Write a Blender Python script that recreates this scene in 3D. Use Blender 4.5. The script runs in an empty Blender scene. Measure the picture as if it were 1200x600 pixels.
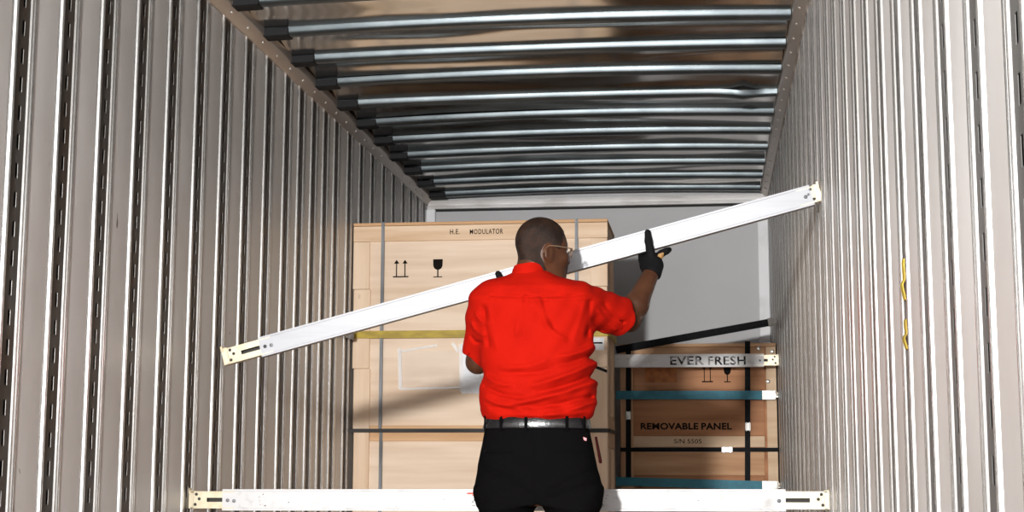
import bpy, bmesh, math, random
import numpy as np
from mathutils import Vector, Matrix, noise

random.seed(7)
scene = bpy.context.scene
C = scene.collection

# ------------------------------------------------------------------ camera, light, exposure
F_PX, PITCH, YAW, ROLL, CAM_H = 1749.1, 0.1430, 0.1317, 0.0030, 0.85
_cp, _sp, _cy, _sy, _cr, _sr = (math.cos(PITCH), math.sin(PITCH), math.cos(YAW), math.sin(YAW),
                                math.cos(ROLL), math.sin(ROLL))
FWD = Vector((-_sy * _cp, _cy * _cp, _sp))
_right = Vector((_cy, _sy, 0)); _up = _right.cross(FWD)
RIGHT = _right * _cr + _up * _sr
UP = _up * _cr - _right * _sr
cam_d = bpy.data.cameras.new('camera'); cam = bpy.data.objects.new('camera', cam_d); C.objects.link(cam)
cam_d.sensor_width = 36.0; cam_d.lens = F_PX / 1200 * 36.0; cam_d.clip_start = 0.05; cam_d.clip_end = 200
cam.matrix_world = Matrix(((RIGHT.x, UP.x, -FWD.x, 0), (RIGHT.y, UP.y, -FWD.y, 0),
                           (RIGHT.z, UP.z, -FWD.z, CAM_H), (0, 0, 0, 1)))
scene.camera = cam

world = bpy.data.worlds.new('overcast'); scene.world = world; world.use_nodes = True
bg = world.node_tree.nodes['Background']
bg.inputs[0].default_value = (0.93, 0.96, 1.0, 1); bg.inputs[1].default_value = 3.7

fl = bpy.data.lights.new('flash_head', 'SPOT'); fl.shadow_soft_size = 0.13; fl.energy = 2800
fl.spot_size = math.radians(67); fl.spot_blend = 1.0
fl.color = (1.0, 0.985, 0.965)
flo = bpy.data.objects.new('flash_head', fl); C.objects.link(flo)
flo.location = (-1.13, -1.6, 1.85)
flo.rotation_euler = (Vector((-0.95, 8.0, 1.65)) - flo.location).to_track_quat('-Z', 'Y').to_euler()

vs = scene.view_settings
vs.view_transform = 'Standard'; vs.look = 'None'; vs.gamma = 1.0; vs.use_curve_mapping = False
vs.exposure = 0.0

# ------------------------------------------------------------------ pixel helpers (a pixel is a direction; the plane gives the distance)
def ray(x, y): return FWD + RIGHT * ((x - 600) / F_PX) - UP * ((y - 300) / F_PX)
def onY(x, y, Y):
    d = ray(x, y); p = d * (Y / d.y); return Vector((p.x, p.y, p.z + CAM_H))
def onX(x, y, X):
    d = ray(x, y); p = d * (X / d.x); return Vector((p.x, p.y, p.z + CAM_H))

XL, XR = -2.061, 0.439
RAIL_Z = 1.942 + CAM_H      # where the wall meets the cove rail
BOW_Z = 1.975 + CAM_H       # underside of the roof bows
REAR_Y, NOSE_Y = -0.7, 10.72

# ------------------------------------------------------------------ materials
MATS = {}
def mat(name, col, rough=0.5, metal=0.0, col2=None, scale=(4, 4, 4), bump=0.0, detail=4.0, spec=0.5,
        contrast=(0.35, 0.65), rough_var=0.0, coords='Object', alpha=1.0, sheen=0.0, bump_scale=None):
    if name in MATS: return MATS[name]
    m = bpy.data.materials.new(name); m.use_nodes = True; MATS[name] = m
    nt = m.node_tree; b = nt.nodes['Principled BSDF']
    b.inputs['Base Color'].default_value = (*col, 1); b.inputs['Roughness'].default_value = rough
    b.inputs['Metallic'].default_value = metal; b.inputs['Specular IOR Level'].default_value = spec
    b.inputs['Alpha'].default_value = alpha
    if sheen: b.inputs['Sheen Weight'].default_value = sheen
    if col2 is not None or bump or rough_var:
        tc = nt.nodes.new('ShaderNodeTexCoord'); mp = nt.nodes.new('ShaderNodeMapping')
        mp.inputs['Scale'].default_value = scale
        nt.links.new(tc.outputs[coords], mp.inputs[0])
        # every object reads its own stretch of the pattern
        oi = nt.nodes.new('ShaderNodeObjectInfo'); mul = nt.nodes.new('ShaderNodeVectorMath'); mul.operation = 'SCALE'
        mul.inputs[0].default_value = (37.0, 19.0, 53.0)
        nt.links.new(oi.outputs['Random'], mul.inputs['Scale'])
        add = nt.nodes.new('ShaderNodeVectorMath'); add.operation = 'ADD'
        nt.links.new(mp.outputs[0], add.inputs[0]); nt.links.new(mul.outputs[0], add.inputs[1])
        n = nt.nodes.new('ShaderNodeTexNoise'); n.inputs['Scale'].default_value = 1.0
        n.inputs['Detail'].default_value = detail
        nt.links.new(add.outputs[0], n.inputs['Vector'])
        fac = n.outputs['Fac']
        if col2 is not None:
            r = nt.nodes.new('ShaderNodeValToRGB')
            r.color_ramp.elements[0].position, r.color_ramp.elements[1].position = contrast
            r.color_ramp.elements[0].color = (*col2, 1); r.color_ramp.elements[1].color = (*col, 1)
            nt.links.new(fac, r.inputs[0]); nt.links.new(r.outputs[0], b.inputs['Base Color'])
        if rough_var:
            mr = nt.nodes.new('ShaderNodeMapRange')
            mr.inputs['From Min'].default_value = 0.3; mr.inputs['From Max'].default_value = 0.7
            mr.inputs['To Min'].default_value = rough - rough_var; mr.inputs['To Max'].default_value = rough + rough_var
            nt.links.new(fac, mr.inputs[0]); nt.links.new(mr.outputs[0], b.inputs['Roughness'])
        if bump:
            bp = nt.nodes.new('ShaderNodeBump'); bp.inputs['Strength'].default_value = bump
            bp.inputs['Distance'].default_value = 0.01
            src = fac
            if bump_scale:
                n2 = nt.nodes.new('ShaderNodeTexNoise'); n2.inputs['Scale'].default_value = bump_scale
                nt.links.new(tc.outputs['Object'], n2.inputs['Vector']); src = n2.outputs['Fac']
            nt.links.new(src, bp.inputs['Height']); nt.links.new(bp.outputs[0], b.inputs['Normal'])
    return m

def wood(name, c1, c2, axis='X', rough=0.6, knots=True):
    if name in MATS: return MATS[name]
    sc = {'X': (1.2, 14, 16), 'Z': (16, 14, 1.2)}[axis]
    m = mat(name, c1, rough, col2=c2, scale=sc, bump=0.05, detail=6, contrast=(0.3, 0.62), spec=0.3)
    if knots:
        nt = m.node_tree; b = nt.nodes['Principled BSDF']
        ramp = [n for n in nt.nodes if n.type == 'VALTORGB'][0]
        add = [n for n in nt.nodes if n.type == 'VECT_MATH' and n.operation == 'ADD'][0]
        tc = [n for n in nt.nodes if n.type == 'TEX_COORD'][0]
        mp = nt.nodes.new('ShaderNodeMapping')
        mp.inputs['Scale'].default_value = (3.2, 3, 7.5) if axis == 'X' else (7.5, 3, 3.2)
        nt.links.new(tc.outputs['Object'], mp.inputs[0])
        ad2 = nt.nodes.new('ShaderNodeVectorMath'); ad2.operation = 'ADD'
        mul = [n for n in nt.nodes if n.type == 'VECT_MATH' and n.operation == 'SCALE'][0]
        nt.links.new(mp.outputs[0], ad2.inputs[0]); nt.links.new(mul.outputs[0], ad2.inputs[1])
        v = nt.nodes.new('ShaderNodeTexVoronoi'); v.inputs['Scale'].default_value = 1.0
        nt.links.new(ad2.outputs[0], v.inputs['Vector'])
        kr = nt.nodes.new('ShaderNodeValToRGB')
        kr.color_ramp.elements[0].position = 0.03; kr.color_ramp.elements[0].color = (1, 1, 1, 1)
        kr.color_ramp.elements[1].position = 0.11; kr.color_ramp.elements[1].color = (0, 0, 0, 1)
        nt.links.new(v.outputs['Distance'], kr.inputs[0])
        mx = nt.nodes.new('ShaderNodeMix'); mx.data_type = 'RGBA'
        mx.inputs[7].default_value = (c2[0] * .5, c2[1] * .4, c2[2] * .33, 1)
        nt.links.new(kr.outputs[0], mx.inputs[0]); nt.links.new(ramp.outputs[0], mx.inputs[6])
        nt.links.new(mx.outputs[2], b.inputs['Base Color'])
    return m

PANEL = mat('aluminium_panel', (0.69, 0.675, 0.665), 0.5, 0.3, col2=(0.60, 0.578, 0.56), scale=(3, 3, 1.6), rough_var=0.05, detail=8)
def add_scuffs(m, col, lo, hi, sc):
    nt = m.node_tree; b = nt.nodes['Principled BSDF']
    src = b.inputs['Base Color'].links[0].from_socket
    add = [n for n in nt.nodes if n.type == 'VECT_MATH' and n.operation == 'ADD'][0]
    n = nt.nodes.new('ShaderNodeTexNoise'); n.inputs['Scale'].default_value = sc; n.inputs['Detail'].default_value = 2
    n.inputs['Distortion'].default_value = 1.2
    nt.links.new(add.outputs[0], n.inputs['Vector'])
    r = nt.nodes.new('ShaderNodeValToRGB'); r.color_ramp.elements[0].position = lo; r.color_ramp.elements[1].position = hi
    nt.links.new(n.outputs['Fac'], r.inputs[0])
    mx = nt.nodes.new('ShaderNodeMix'); mx.data_type = 'RGBA'; mx.inputs[7].default_value = (*col, 1)
    nt.links.new(r.outputs[0], mx.inputs[0]); nt.links.new(src, mx.inputs[6]); nt.links.new(mx.outputs[2], b.inputs['Base Color'])
add_scuffs(PANEL, (0.12, 0.10, 0.09), 0.76, 0.80, 5.0)
POST = mat('galvanised_post', (0.80, 0.80, 0.79), 0.25, 0.9, col2=(0.7, 0.69, 0.67), scale=(9, 9, 2), detail=5)
CHANNEL_R = mat('grey_channel', (0.13, 0.128, 0.124), 0.5, 0.2, col2=(0.09, 0.087, 0.083), scale=(9, 9, 3.0), detail=5)
CHANNEL = mat('stained_channel', (0.075, 0.069, 0.062), 0.5, 0.3, col2=(0.055, 0.036, 0.023), scale=(9, 9, 3.0), detail=5)
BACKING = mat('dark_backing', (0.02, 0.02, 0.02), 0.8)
SHEET = mat('roof_sheet', (0.62, 0.60, 0.57), 0.16, 1.0, col2=(0.52, 0.50, 0.47), scale=(1.5, 3, 1), detail=5)
BOW = mat('galvanised_bow', (0.105, 0.122, 0.13), 0.36, 0.8, col2=(0.07, 0.083, 0.09), scale=(5, 9, 9))
RAIL = mat('rail_aluminium', (0.48, 0.43, 0.39), 0.38, 0.7, col2=(0.40, 0.35, 0.31), scale=(5, 1.5, 5))
BRACKET = mat('bow_bracket_black', (0.010, 0.010, 0.011), 0.6, 0.0, spec=0.15)
RIVET = mat('rivet_steel', (0.75, 0.72, 0.68), 0.3, 0.9)
NOSE = mat('nose_panel_grey', (0.50, 0.50, 0.51), 0.5, 0.0, col2=(0.455, 0.455, 0.465), scale=(1.2, 1, 1.0), detail=3)
WHITE_TRIM = mat('white_trim', (0.85, 0.86, 0.88), 0.45, 0.0, col2=(0.72, 0.72, 0.73), scale=(6, 6, 4), contrast=(0.25, 0.45))
HEADER = mat('header_aluminium', (0.92, 0.91, 0.90), 0.4, 0.1, col2=(0.7, 0.67, 0.65), scale=(2.5, 8, 8), contrast=(0.3, 0.5))
FLOORM = mat('laminated_floor', (0.42, 0.25, 0.13), 0.55, col2=(0.27, 0.15, 0.075), scale=(24, 1.5, 1), bump=0.05, detail=5)

PLY = wood('crate_plywood', (0.80, 0.645, 0.50), (0.66, 0.49, 0.35), 'X', knots=False)
PINE = wood('crate_pine', (0.77, 0.58, 0.41), (0.58, 0.37, 0.21), 'X')
PINE_V = wood('crate_pine_upright', (0.79, 0.61, 0.45), (0.68, 0.49, 0.33), 'Z')
PINE_E = wood('crate_edge_grain', (0.66, 0.41, 0.22), (0.48, 0.26, 0.12), 'X')
REDPLY = wood('red_plywood', (0.52, 0.245, 0.115), (0.36, 0.145, 0.06), 'X')
REDPINE = wood('amber_pine', (0.68, 0.41, 0.23), (0.48, 0.25, 0.12), 'X')
REDPINE_V = wood('amber_pine_upright', (0.70, 0.43, 0.25), (0.52, 0.28, 0.14), 'Z')
PALEPINE = wood('pale_board', (0.78, 0.58, 0.39), (0.66, 0.45, 0.28), 'X', knots=False)
INK = mat('stencil_ink', (0.008, 0.006, 0.005), 0.8, spec=0.1)
INKGREY = mat('worn_ink', (0.03, 0.03, 0.032), 0.7, col2=(0.40, 0.40, 0.40), scale=(30, 30, 30), contrast=(0.42, 0.54), spec=0.1)
BAND = mat('steel_band', (0.20, 0.205, 0.215), 0.5, 0.4, col2=(0.05, 0.05, 0.052), scale=(20, 20, 3), spec=0.3)
DARKBAND = mat('dark_band', (0.045, 0.042, 0.04), 0.55, 0.3, col2=(0.02, 0.019, 0.018), scale=(3, 20, 20), spec=0.2)
BLACKSTRAP = mat('black_webbing', (0.006, 0.0065, 0.008), 0.65, col2=(0.011, 0.0115, 0.013), scale=(60, 60, 60), bump=0.1, spec=0.12)
TEAL = mat('teal_webbing', (0.012, 0.20, 0.28), 0.55, col2=(0.008, 0.15, 0.22), scale=(30, 30, 30), bump=0.1)
YELLOW = mat('yellow_webbing', (0.50, 0.36, 0.035), 0.6, col2=(0.33, 0.23, 0.025), scale=(12, 40, 30), bump=0.1)
STEELF = mat('zinc_fitting', (0.42, 0.41, 0.39), 0.35, 0.7, col2=(0.26, 0.25, 0.23), scale=(20, 20, 20))
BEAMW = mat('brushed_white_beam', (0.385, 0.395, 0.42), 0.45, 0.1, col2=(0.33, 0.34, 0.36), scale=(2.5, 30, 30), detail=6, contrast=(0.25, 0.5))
BEAMOLD = mat('worn_white_beam', (0.50, 0.50, 0.505), 0.45, 0.1, col2=(0.36, 0.35, 0.345), scale=(14, 30, 24), detail=6, contrast=(0.28, 0.46))
GOLD = mat('yellow_zinc_fitting', (0.62, 0.55, 0.41), 0.35, 0.35, col2=(0.54, 0.45, 0.30), scale=(25, 25, 25), contrast=(0.3, 0.55))
DARKHOLE = mat('dark_slot', (0.03, 0.025, 0.02), 0.7)
PAPER = mat('paper_label', (0.78, 0.80, 0.83), 0.5, col2=(0.66, 0.68, 0.72), scale=(20, 20, 30), contrast=(0.35, 0.6))
REDINK = mat('red_print', (0.62, 0.06, 0.03), 0.6)
POUCH = mat('clear_plastic', (0.92, 0.92, 0.92), 0.12, alpha=0.16, spec=0.5, bump=0.25, bump_scale=28)
POUCHRIM = mat('plastic_fold', (0.95, 0.95, 0.95), 0.2, alpha=0.5, spec=0.6)
TAPE = mat('brown_tape', (0.55, 0.20, 0.06), 0.5, col2=(0.36, 0.12, 0.035), scale=(22, 22, 22), bump=0.2, spec=0.2)
SKIN = mat('dark_skin', (0.082, 0.033, 0.016), 0.42, col2=(0.056, 0.021, 0.010), scale=(14, 14, 14), bump=0.10, bump_scale=260, spec=0.25)
HAIR = mat('cropped_hair', (0.032, 0.016, 0.010), 0.45, col2=(0.013, 0.007, 0.005), scale=(30, 30, 30), bump=0.45, bump_scale=380, spec=0.22)
SHIRT = mat('red_cotton', (0.41, 0.0065, 0.0015), 0.85, col2=(0.37, 0.0055, 0.0013), scale=(9, 9, 9), bump=0.06, bump_scale=600, spec=0.08)
BUTTON = mat('button', (0.5, 0.03, 0.02), 0.4)
TROUSER = mat('black_twill', (0.0034, 0.0032, 0.0034), 0.9, bump=0.05, bump_scale=900, scale=(5, 5, 5), spec=0.03)
BELT = mat('black_leather', (0.008, 0.008, 0.009), 0.22, bump=0.12, bump_scale=120, scale=(5, 5, 5), spec=0.6)
GLOVE = mat('black_glove', (0.006, 0.006, 0.0066), 0.75, bump=0.15, bump_scale=400, scale=(5, 5, 5), spec=0.1)
TAN = mat('tan_leather', (0.42, 0.24, 0.09), 0.6, col2=(0.30, 0.16, 0.055), scale=(40, 40, 40))
WIRE = mat('spectacle_wire', (0.30, 0.20, 0.13), 0.3, 0.5)
LENS = mat('spectacle_lens', (0.9, 0.92, 0.95), 0.05, alpha=0.18, spec=0.8)
SHOE = mat('black_shoe', (0.012, 0.012, 0.013), 0.4)
EYEW = mat('eye_white', (0.75, 0.72, 0.68), 0.25)
LIP = mat('lip', (0.16, 0.06, 0.045), 0.4)

# ------------------------------------------------------------------ mesh helpers
class MB:
    """collects polygons, then links them as ONE mesh object"""
    def __init__(s, org=(0, 0, 0)):
        s.v = []; s.f = []; s.m = []; s.o = Vector(org)
    def poly(s, pts, mi=0):
        n = len(s.v); s.v += [tuple(Vector(p) - s.o) for p in pts]; s.f.append(list(range(n, n + len(pts)))); s.m.append(mi)
    def box(s, lo, hi, mi=0):
        x0, y0, z0 = lo; x1, y1, z1 = hi
        s.hexa([(x0, y0, z0), (x1, y0, z0), (x1, y1, z0), (x0, y1, z0), (x0, y0, z1), (x1, y0, z1), (x1, y1, z1), (x0, y1, z1)], mi)
    def hexa(s, p, mi=0):
        n = len(s.v); s.v += [tuple(Vector(q) - s.o) for q in p]
        for q in ((0, 3, 2, 1), (4, 5, 6, 7), (0, 1, 5, 4), (1, 2, 6, 5), (2, 3, 7, 6), (3, 0, 4, 7)):
            s.f.append([n + i for i in q]); s.m.append(mi)
    def prism(s, pts, d, mi=0):
        """closed polygon swept by vector d"""
        n = len(pts); d = Vector(d); b = len(s.v)
        s.v += [tuple(Vector(p) - s.o) for p in pts] + [tuple(Vector(p) + d - s.o) for p in pts]
        s.f.append([b + i for i in reversed(range(n))]); s.m.append(mi)
        s.f.append([b + n + i for i in range(n)]); s.m.append(mi)
        for i in range(n):
            j = (i + 1) % n
            s.f.append([b + i, b + j, b + n + j, b + n + i]); s.m.append(mi)
    def loft(s, rings, closed=True, caps=True, mi=0):
        b = len(s.v); n = len(rings[0])
        for r in rings: s.v += [tuple(Vector(p) - s.o) for p in r]
        for k in range(len(rings) - 1):
            for i in range(n if closed else n - 1):
                j = (i + 1) % n
                s.f.append([b + k * n + i, b + k * n + j, b + (k + 1) * n + j, b + (k + 1) * n + i]); s.m.append(mi)
        if caps and closed:
            s.f.append([b + i for i in reversed(range(n))]); s.m.append(mi)
            e = b + (len(rings) - 1) * n
            s.f.append([e + i for i in range(n)]); s.m.append(mi)
    def tube(s, pts, r, seg=8, mi=0, caps=True):
        pts = [Vector(p) for p in pts]; rings = []
        for i, p in enumerate(pts):
            t = (pts[min(i + 1, len(pts) - 1)] - pts[max(i - 1, 0)]).normalized()
            a = t.cross(Vector((0, 0, 1)));
            if a.length < 1e-3: a = t.cross(Vector((1, 0, 0)))
            a.normalize(); b = t.cross(a)
            rr = r[i] if isinstance(r, (list, tuple)) else r
            rings.append([p + (a * math.cos(q) + b * math.sin(q)) * rr for q in [2 * math.pi * k / seg for k in range(seg)]])
        s.loft(rings, True, caps, mi)
    def ribbon(s, pts, wdir, w, nrm, t, mi=0):
        """flat strap along pts; wdir across it, nrm out of it (one vector or one per point)"""
        rings = []
        for i, p in enumerate(pts):
            p = Vector(p); wd = Vector(wdir).normalized() * (w / 2)
            n = Vector(nrm[i] if isinstance(nrm, list) else nrm) * t
            rings.append([p - wd, p + wd, p + wd + n, p - wd + n])
        s.loft(rings, True, True, mi)
    def build(s, name, mats, parent=None, smooth=None, bevel=0.0, link=True):
        me = bpy.data.meshes.new(name); me.from_pydata(s.v, [], s.f)
        if not isinstance(mats, (list, tuple)): mats = [mats]
        for m in mats: me.materials.append(m)
        me.polygons.foreach_set('material_index', s.m)
        bm = bmesh.new(); bm.from_mesh(me)
        bmesh.ops.recalc_face_normals(bm, faces=bm.faces)
        if bevel:
            bmesh.ops.bevel(bm, geom=list(bm.edges), offset=bevel, segments=1, affect='EDGES', profile=0.5)
        bm.to_mesh(me); bm.free()
        if smooth is not None:
            me.polygons.foreach_set('use_smooth', [True] * len(me.polygons))
            me.set_sharp_from_angle(angle=math.radians(smooth))
        o = bpy.data.objects.new(name, me); o.location = s.o if parent is None else (0, 0, 0)
        o.parent = parent; C.objects.link(o)
        return o

def tag(o, label, cat, group=None):
    o['label'] = label; o['category'] = cat
    if group: o['group'] = group
    return o
def struct(o): o['kind'] = 'structure'; return o
def thing(name, loc, label, cat, group=None):
    o = bpy.data.objects.new(name, None); o.empty_display_size = 0.1; o.location = loc; C.objects.link(o)
    return tag(o, label, cat, group)
def dup(o, parent=None, dloc=(0, 0, 0)):
    c = o.copy(); C.objects.link(c); c.parent = parent; c.location = Vector(o.location) + Vector(dloc)
    return c
def text_polys(body, size_w, size_h, bold=0.0, space=1.0):
    """flat lettering as (verts, faces) scaled to a given width and height, centred"""
    cu = bpy.data.curves.new('lettering', 'FONT'); cu.body = body; cu.size = 1.0; cu.offset = bold; cu.space_character = space
    cu.resolution_u = 3
    ob = bpy.data.objects.new('lettering', cu); C.objects.link(ob)
    dg = bpy.context.evaluated_depsgraph_get(); me = ob.evaluated_get(dg).to_mesh()
    v = np.array([x.co[:] for x in me.vertices]); fc = [list(p.vertices) for p in me.polygons]
    ob.evaluated_get(dg).to_mesh_clear(); bpy.data.objects.remove(ob); bpy.data.curves.remove(cu)
    lo, hi = v.min(0), v.max(0)
    x = ((v[:, 0] - lo[0]) / (hi[0] - lo[0]) - .5) * size_w; y = ((v[:, 1] - lo[1]) / (hi[1] - lo[1]) - .5) * size_h
    return np.stack([x, y], 1), fc
def lettering(mb, body, c, w, h, bold=0.0, space=1.0, xdir=(1, 0, 0), zdir=(0, 0, 1), mi=0):
    v, fc = text_polys(body, w, h, bold, space); c = Vector(c); xd = Vector(xdir); zd = Vector(zdir); n = len(mb.v)
    mb.v += [tuple(c + xd * a + zd * b - mb.o) for a, b in v]
    mb.f += [[n + i for i in f] for f in fc]; mb.m += [mi] * len(fc)

# ------------------------------------------------------------------ the trailer: floor, walls, nose, roof
mb = MB()
nb = 16
for i in range(nb):
    x0 = XL - .04 + (XR - XL + .08) * i / nb; x1 = XL - .04 + (XR - XL + .08) * (i + 1) / nb
    mb.box((x0 + .001, REAR_Y, -.03), (x1 - .001, NOSE_Y + .05, 0))
floor = struct(mb.build('floor', FLOORM))

def half_round(s0, s1, h, n=6):
    return [(s0 + (s1 - s0) * (1 - math.cos(math.pi * k / n)) / 2, h * math.sin(math.pi * k / n)) for k in range(n + 1)]
NEAR = [(-.084, 0), (-.082, -.005), (-.062, -.005), (-.060, 0)] + half_round(-.059, -.043, .0046) + [(-.041, 0), (-.040, -.0015)]
FAR = [(.040, -.0015), (.041, 0)] + half_round(.044, .057, .0042) + [(.058, -.002), (.061, -.002)] + half_round(.063, .079, .0042) + [(.084, 0)]
CH, SLOT_P, SLOT_L = -.0015, .0889, .046
def post_mesh(side):
    """one logistics post: rounded ribs beside a recessed channel with a ladder of slots"""
    sx = 1 if side == 'left' else -1
    mb = MB()
    z0, z1 = 0.0, RAIL_Z + .02
    for prof in (NEAR, FAR):
        mb.loft([[(sx * h, s_, z0) for s_, h in prof], [(sx * h, s_, z1) for s_, h in prof]], closed=False, caps=False)
    def q(s0, s1, za, zb): mb.poly([(sx * CH, s0, za), (sx * CH, s1, za), (sx * CH, s1, zb), (sx * CH, s0, zb)], 1)
    q(-.040, -.009, z0, z1); q(.009, .040, z0, z1)
    z = z0; k = 0
    while True:
        a = .03 + k * SLOT_P
        if a + SLOT_L > z1: q(-.009, .009, z, z1); break
        q(-.009, .009, z, a)
        # bent lip of the slot
        mb.poly([(sx * CH, .009, a), (sx * CH, .009, a + SLOT_L), (sx * (CH - .0012), .008, a + SLOT_L), (sx * (CH - .0012), .008, a)], 0 if side == 'left' else 1)
        z = a + SLOT_L; k += 1
    o = mb.build('wall_post', [POST, CHANNEL if side == 'left' else CHANNEL_R], smooth=35)
    return o
LEFT_Y = [4.184 + .318 * k for k in range(-8, 10)] + [7.30, 7.55, 7.79, 8.03, 8.34, 8.64, 8.94, 9.26, 9.56, 9.88, 10.14, 10.38, 10.62]
RIGHT_Y = [2.13 + .3225 * k for k in range(-3, 27)]
RIGHT_Y = [y for y in RIGHT_Y if y < NOSE_Y - .09]
def make_wall(side, X, ys):
    sx = 1 if side == 'left' else -1
    mb = MB((X, (REAR_Y + NOSE_Y) / 2, 0))
    a, b = sorted((X - sx * .040, X - sx * .055))
    mb.box((a, REAR_Y, 0), (b, NOSE_Y + .05, RAIL_Z + .25))
    wall = struct(mb.build('wall_' + side, BACKING))
    proto = post_mesh(side); meshes = {}
    proto.parent = wall; proto.location = Vector((X, ys[0], 0)) - wall.location
    for y in ys[1:]:
        c = dup(proto, wall); c.location = Vector((X, y, 0)) - wall.location
    edges = [REAR_Y - .084] + list(ys) + [NOSE_Y + .084]
    for y0, y1 in zip(edges[:-1], edges[1:]):
        w = y1 - y0 - .168
        if w < .004: continue
        key = round(w, 3)
        if key not in meshes:
            mb = MB(); n = 3
            # the sheet pillows very slightly between its posts
            rows = []
            for iz in range(9):
                z = (RAIL_Z + .02) * iz / 8
                rows.append([(sx * .0015 * math.sin(math.pi * k / n), w * (k / n - .5), z) for k in range(n + 1)])
            mb.loft(rows, closed=False, caps=False)
            o = mb.build('wall_panel', PANEL, smooth=40); meshes[key] = o
            o.parent = wall
        else:
            o = dup(meshes[key], wall)
        o.location = Vector((X, (y0 + y1) / 2, 0)) - wall.location
    return wall
wall_left = make_wall('left', XL, LEFT_Y)
wall_right = make_wall('right', XR, RIGHT_Y)

# cove rails between walls and roof
for k, (X, sx) in enumerate(((XL, 1), (XR, -1))):
    mb = MB((X, NOSE_Y / 2, RAIL_Z))
    prof = [(X - sx * .03, RAIL_Z + .004), (X + sx * .004, RAIL_Z), (X + sx * .012, RAIL_Z - .001), (X + sx * .053, RAIL_Z + .036),
            (X + sx * .056, RAIL_Z + .042), (X + sx * .056, RAIL_Z + .075), (X - sx * .03, RAIL_Z + .075)]
    mb.prism([(a, REAR_Y, b) for a, b in prof], (0, NOSE_Y - REAR_Y, 0))
    rail = struct(mb.build('trim_%d' % (k + 1), RAIL, smooth=30))
    rv = MB(); rings = []
    nrm = Vector((sx * .037, 0, -.041)).normalized(); t1 = Vector((0, 1, 0)); t2 = nrm.cross(t1)
    for r, h in ((.009, 0), (.0085, .003), (.005, .006)):
        rings.append([nrm * h + (t1 * math.cos(q) + t2 * math.sin(q)) * r for q in [math.pi * i / 4 for i in range(8)]])
    rv.loft(rings)
    first = rv.build('rivet', RIVET, rail, smooth=40)
    ys = [5.8 + .23 * i for i in range(21)]
    for i, y in enumerate(ys):
        r = first if i == 0 else dup(first, rail)
        r.location = Vector((X + sx * .034, y, RAIL_Z + .0185)) - rail.location

# roof: one rippled reflective sheet, bows under it
BOW_YS = [6.02 + .457 * k for k in range(11)]
ALLBOWS = [BOW_YS[0] - .457 * k for k in range(1, 14)][::-1] + BOW_YS
def arch(x): u = (x - (XL + XR) / 2) / ((XR - XL) / 2); return .022 * (1 - u * u)
def sheet_z(x, y):
    ph = (y - BOW_YS[0]) / .457 % 1.0
    w = math.sin(math.pi * ph)
    n1 = noise.noise((x * .9, y * 2.6, 1.3)); n2 = noise.noise((x * 1.9 + 5, y * 7.0, 4.1)); n3 = noise.noise((x * .6, y * 1.1, 9.7))
    return BOW_Z + .036 + arch(x) + .014 * w + w * (.024 * n1 + .008 * n2) + .010 * n3 * w
mb = MB(((XL + XR) / 2, 0, BOW_Z))
xs = [XL - .03 + (XR - XL + .06) * i / 48 for i in range(49)]
ysn = []
y = REAR_Y
while y < 5.6: ysn.append(y); y += .09
while y < NOSE_Y + .02: ysn.append(y); y += .023
ysn.append(NOSE_Y + .05)
mb.loft([[(x, y, sheet_z(x, y)) for x in xs] for y in ysn], closed=False, caps=False)
ceiling = struct(mb.build('ceiling', SHEET, smooth=60))
sol = ceiling.modifiers.new('thickness', 'SOLIDIFY'); sol.thickness = .003; sol.offset = 1

def bow_mesh(dent=False, sway=0.0):
    mb = MB(); rings = []
    prof = [(-.036, .036), (-.034, .012), (-.028, .003), (-.018, 0), (.018, 0), (.028, .003), (.034, .012), (.036, .036)]
    x0, x1 = XL + .060, XR - .060
    n = 40
    for i in range(n + 1):
        x = x0 + (x1 - x0) * i / n
        dy = sway * math.sin(math.pi * i / n); sc = 1.0; dz = 0
        if dent:
            u = (x1 - x)
            if u < .16: dy -= .0; dz = .0; sc = .62
            elif u < .20: sc = 1.25; dz = -.006
            dz -= .010 * math.exp(-((u - .18) / .10) ** 2)
        rings.append([(x, a * sc + dy, b + arch(x) + dz) for a, b in prof])
    mb.loft(rings)
    return mb
protob = None
for i, y in enumerate(ALLBOWS):
    k = i - 13
    if k == 4: o = bow_mesh(True, .03).build('roof_bow', BOW, ceiling, smooth=50)
    elif k in (2, 5): o = bow_mesh(False, .02 if k == 2 else -.02).build('roof_bow', BOW, ceiling, smooth=50)
    elif protob is None: o = protob = bow_mesh().build('roof_bow', BOW, ceiling, smooth=50)
    else: o = dup(protob, ceiling)
    o.location = Vector((0, y, BOW_Z)) - ceiling.location
    if y > 5.5:
        for sx, X, L in ((1, XL + .050, .12),):
            bb = MB(); a, b = sorted((X, X + sx * L))
            bb.prism([(a, -.04, -.004), (a, .04, -.004), (a, .042, .036), (a, -.042, .036)], (b - a, 0, .004))
            bo = bb.build('bow_bracket', BRACKET, o, bevel=.004)
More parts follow.
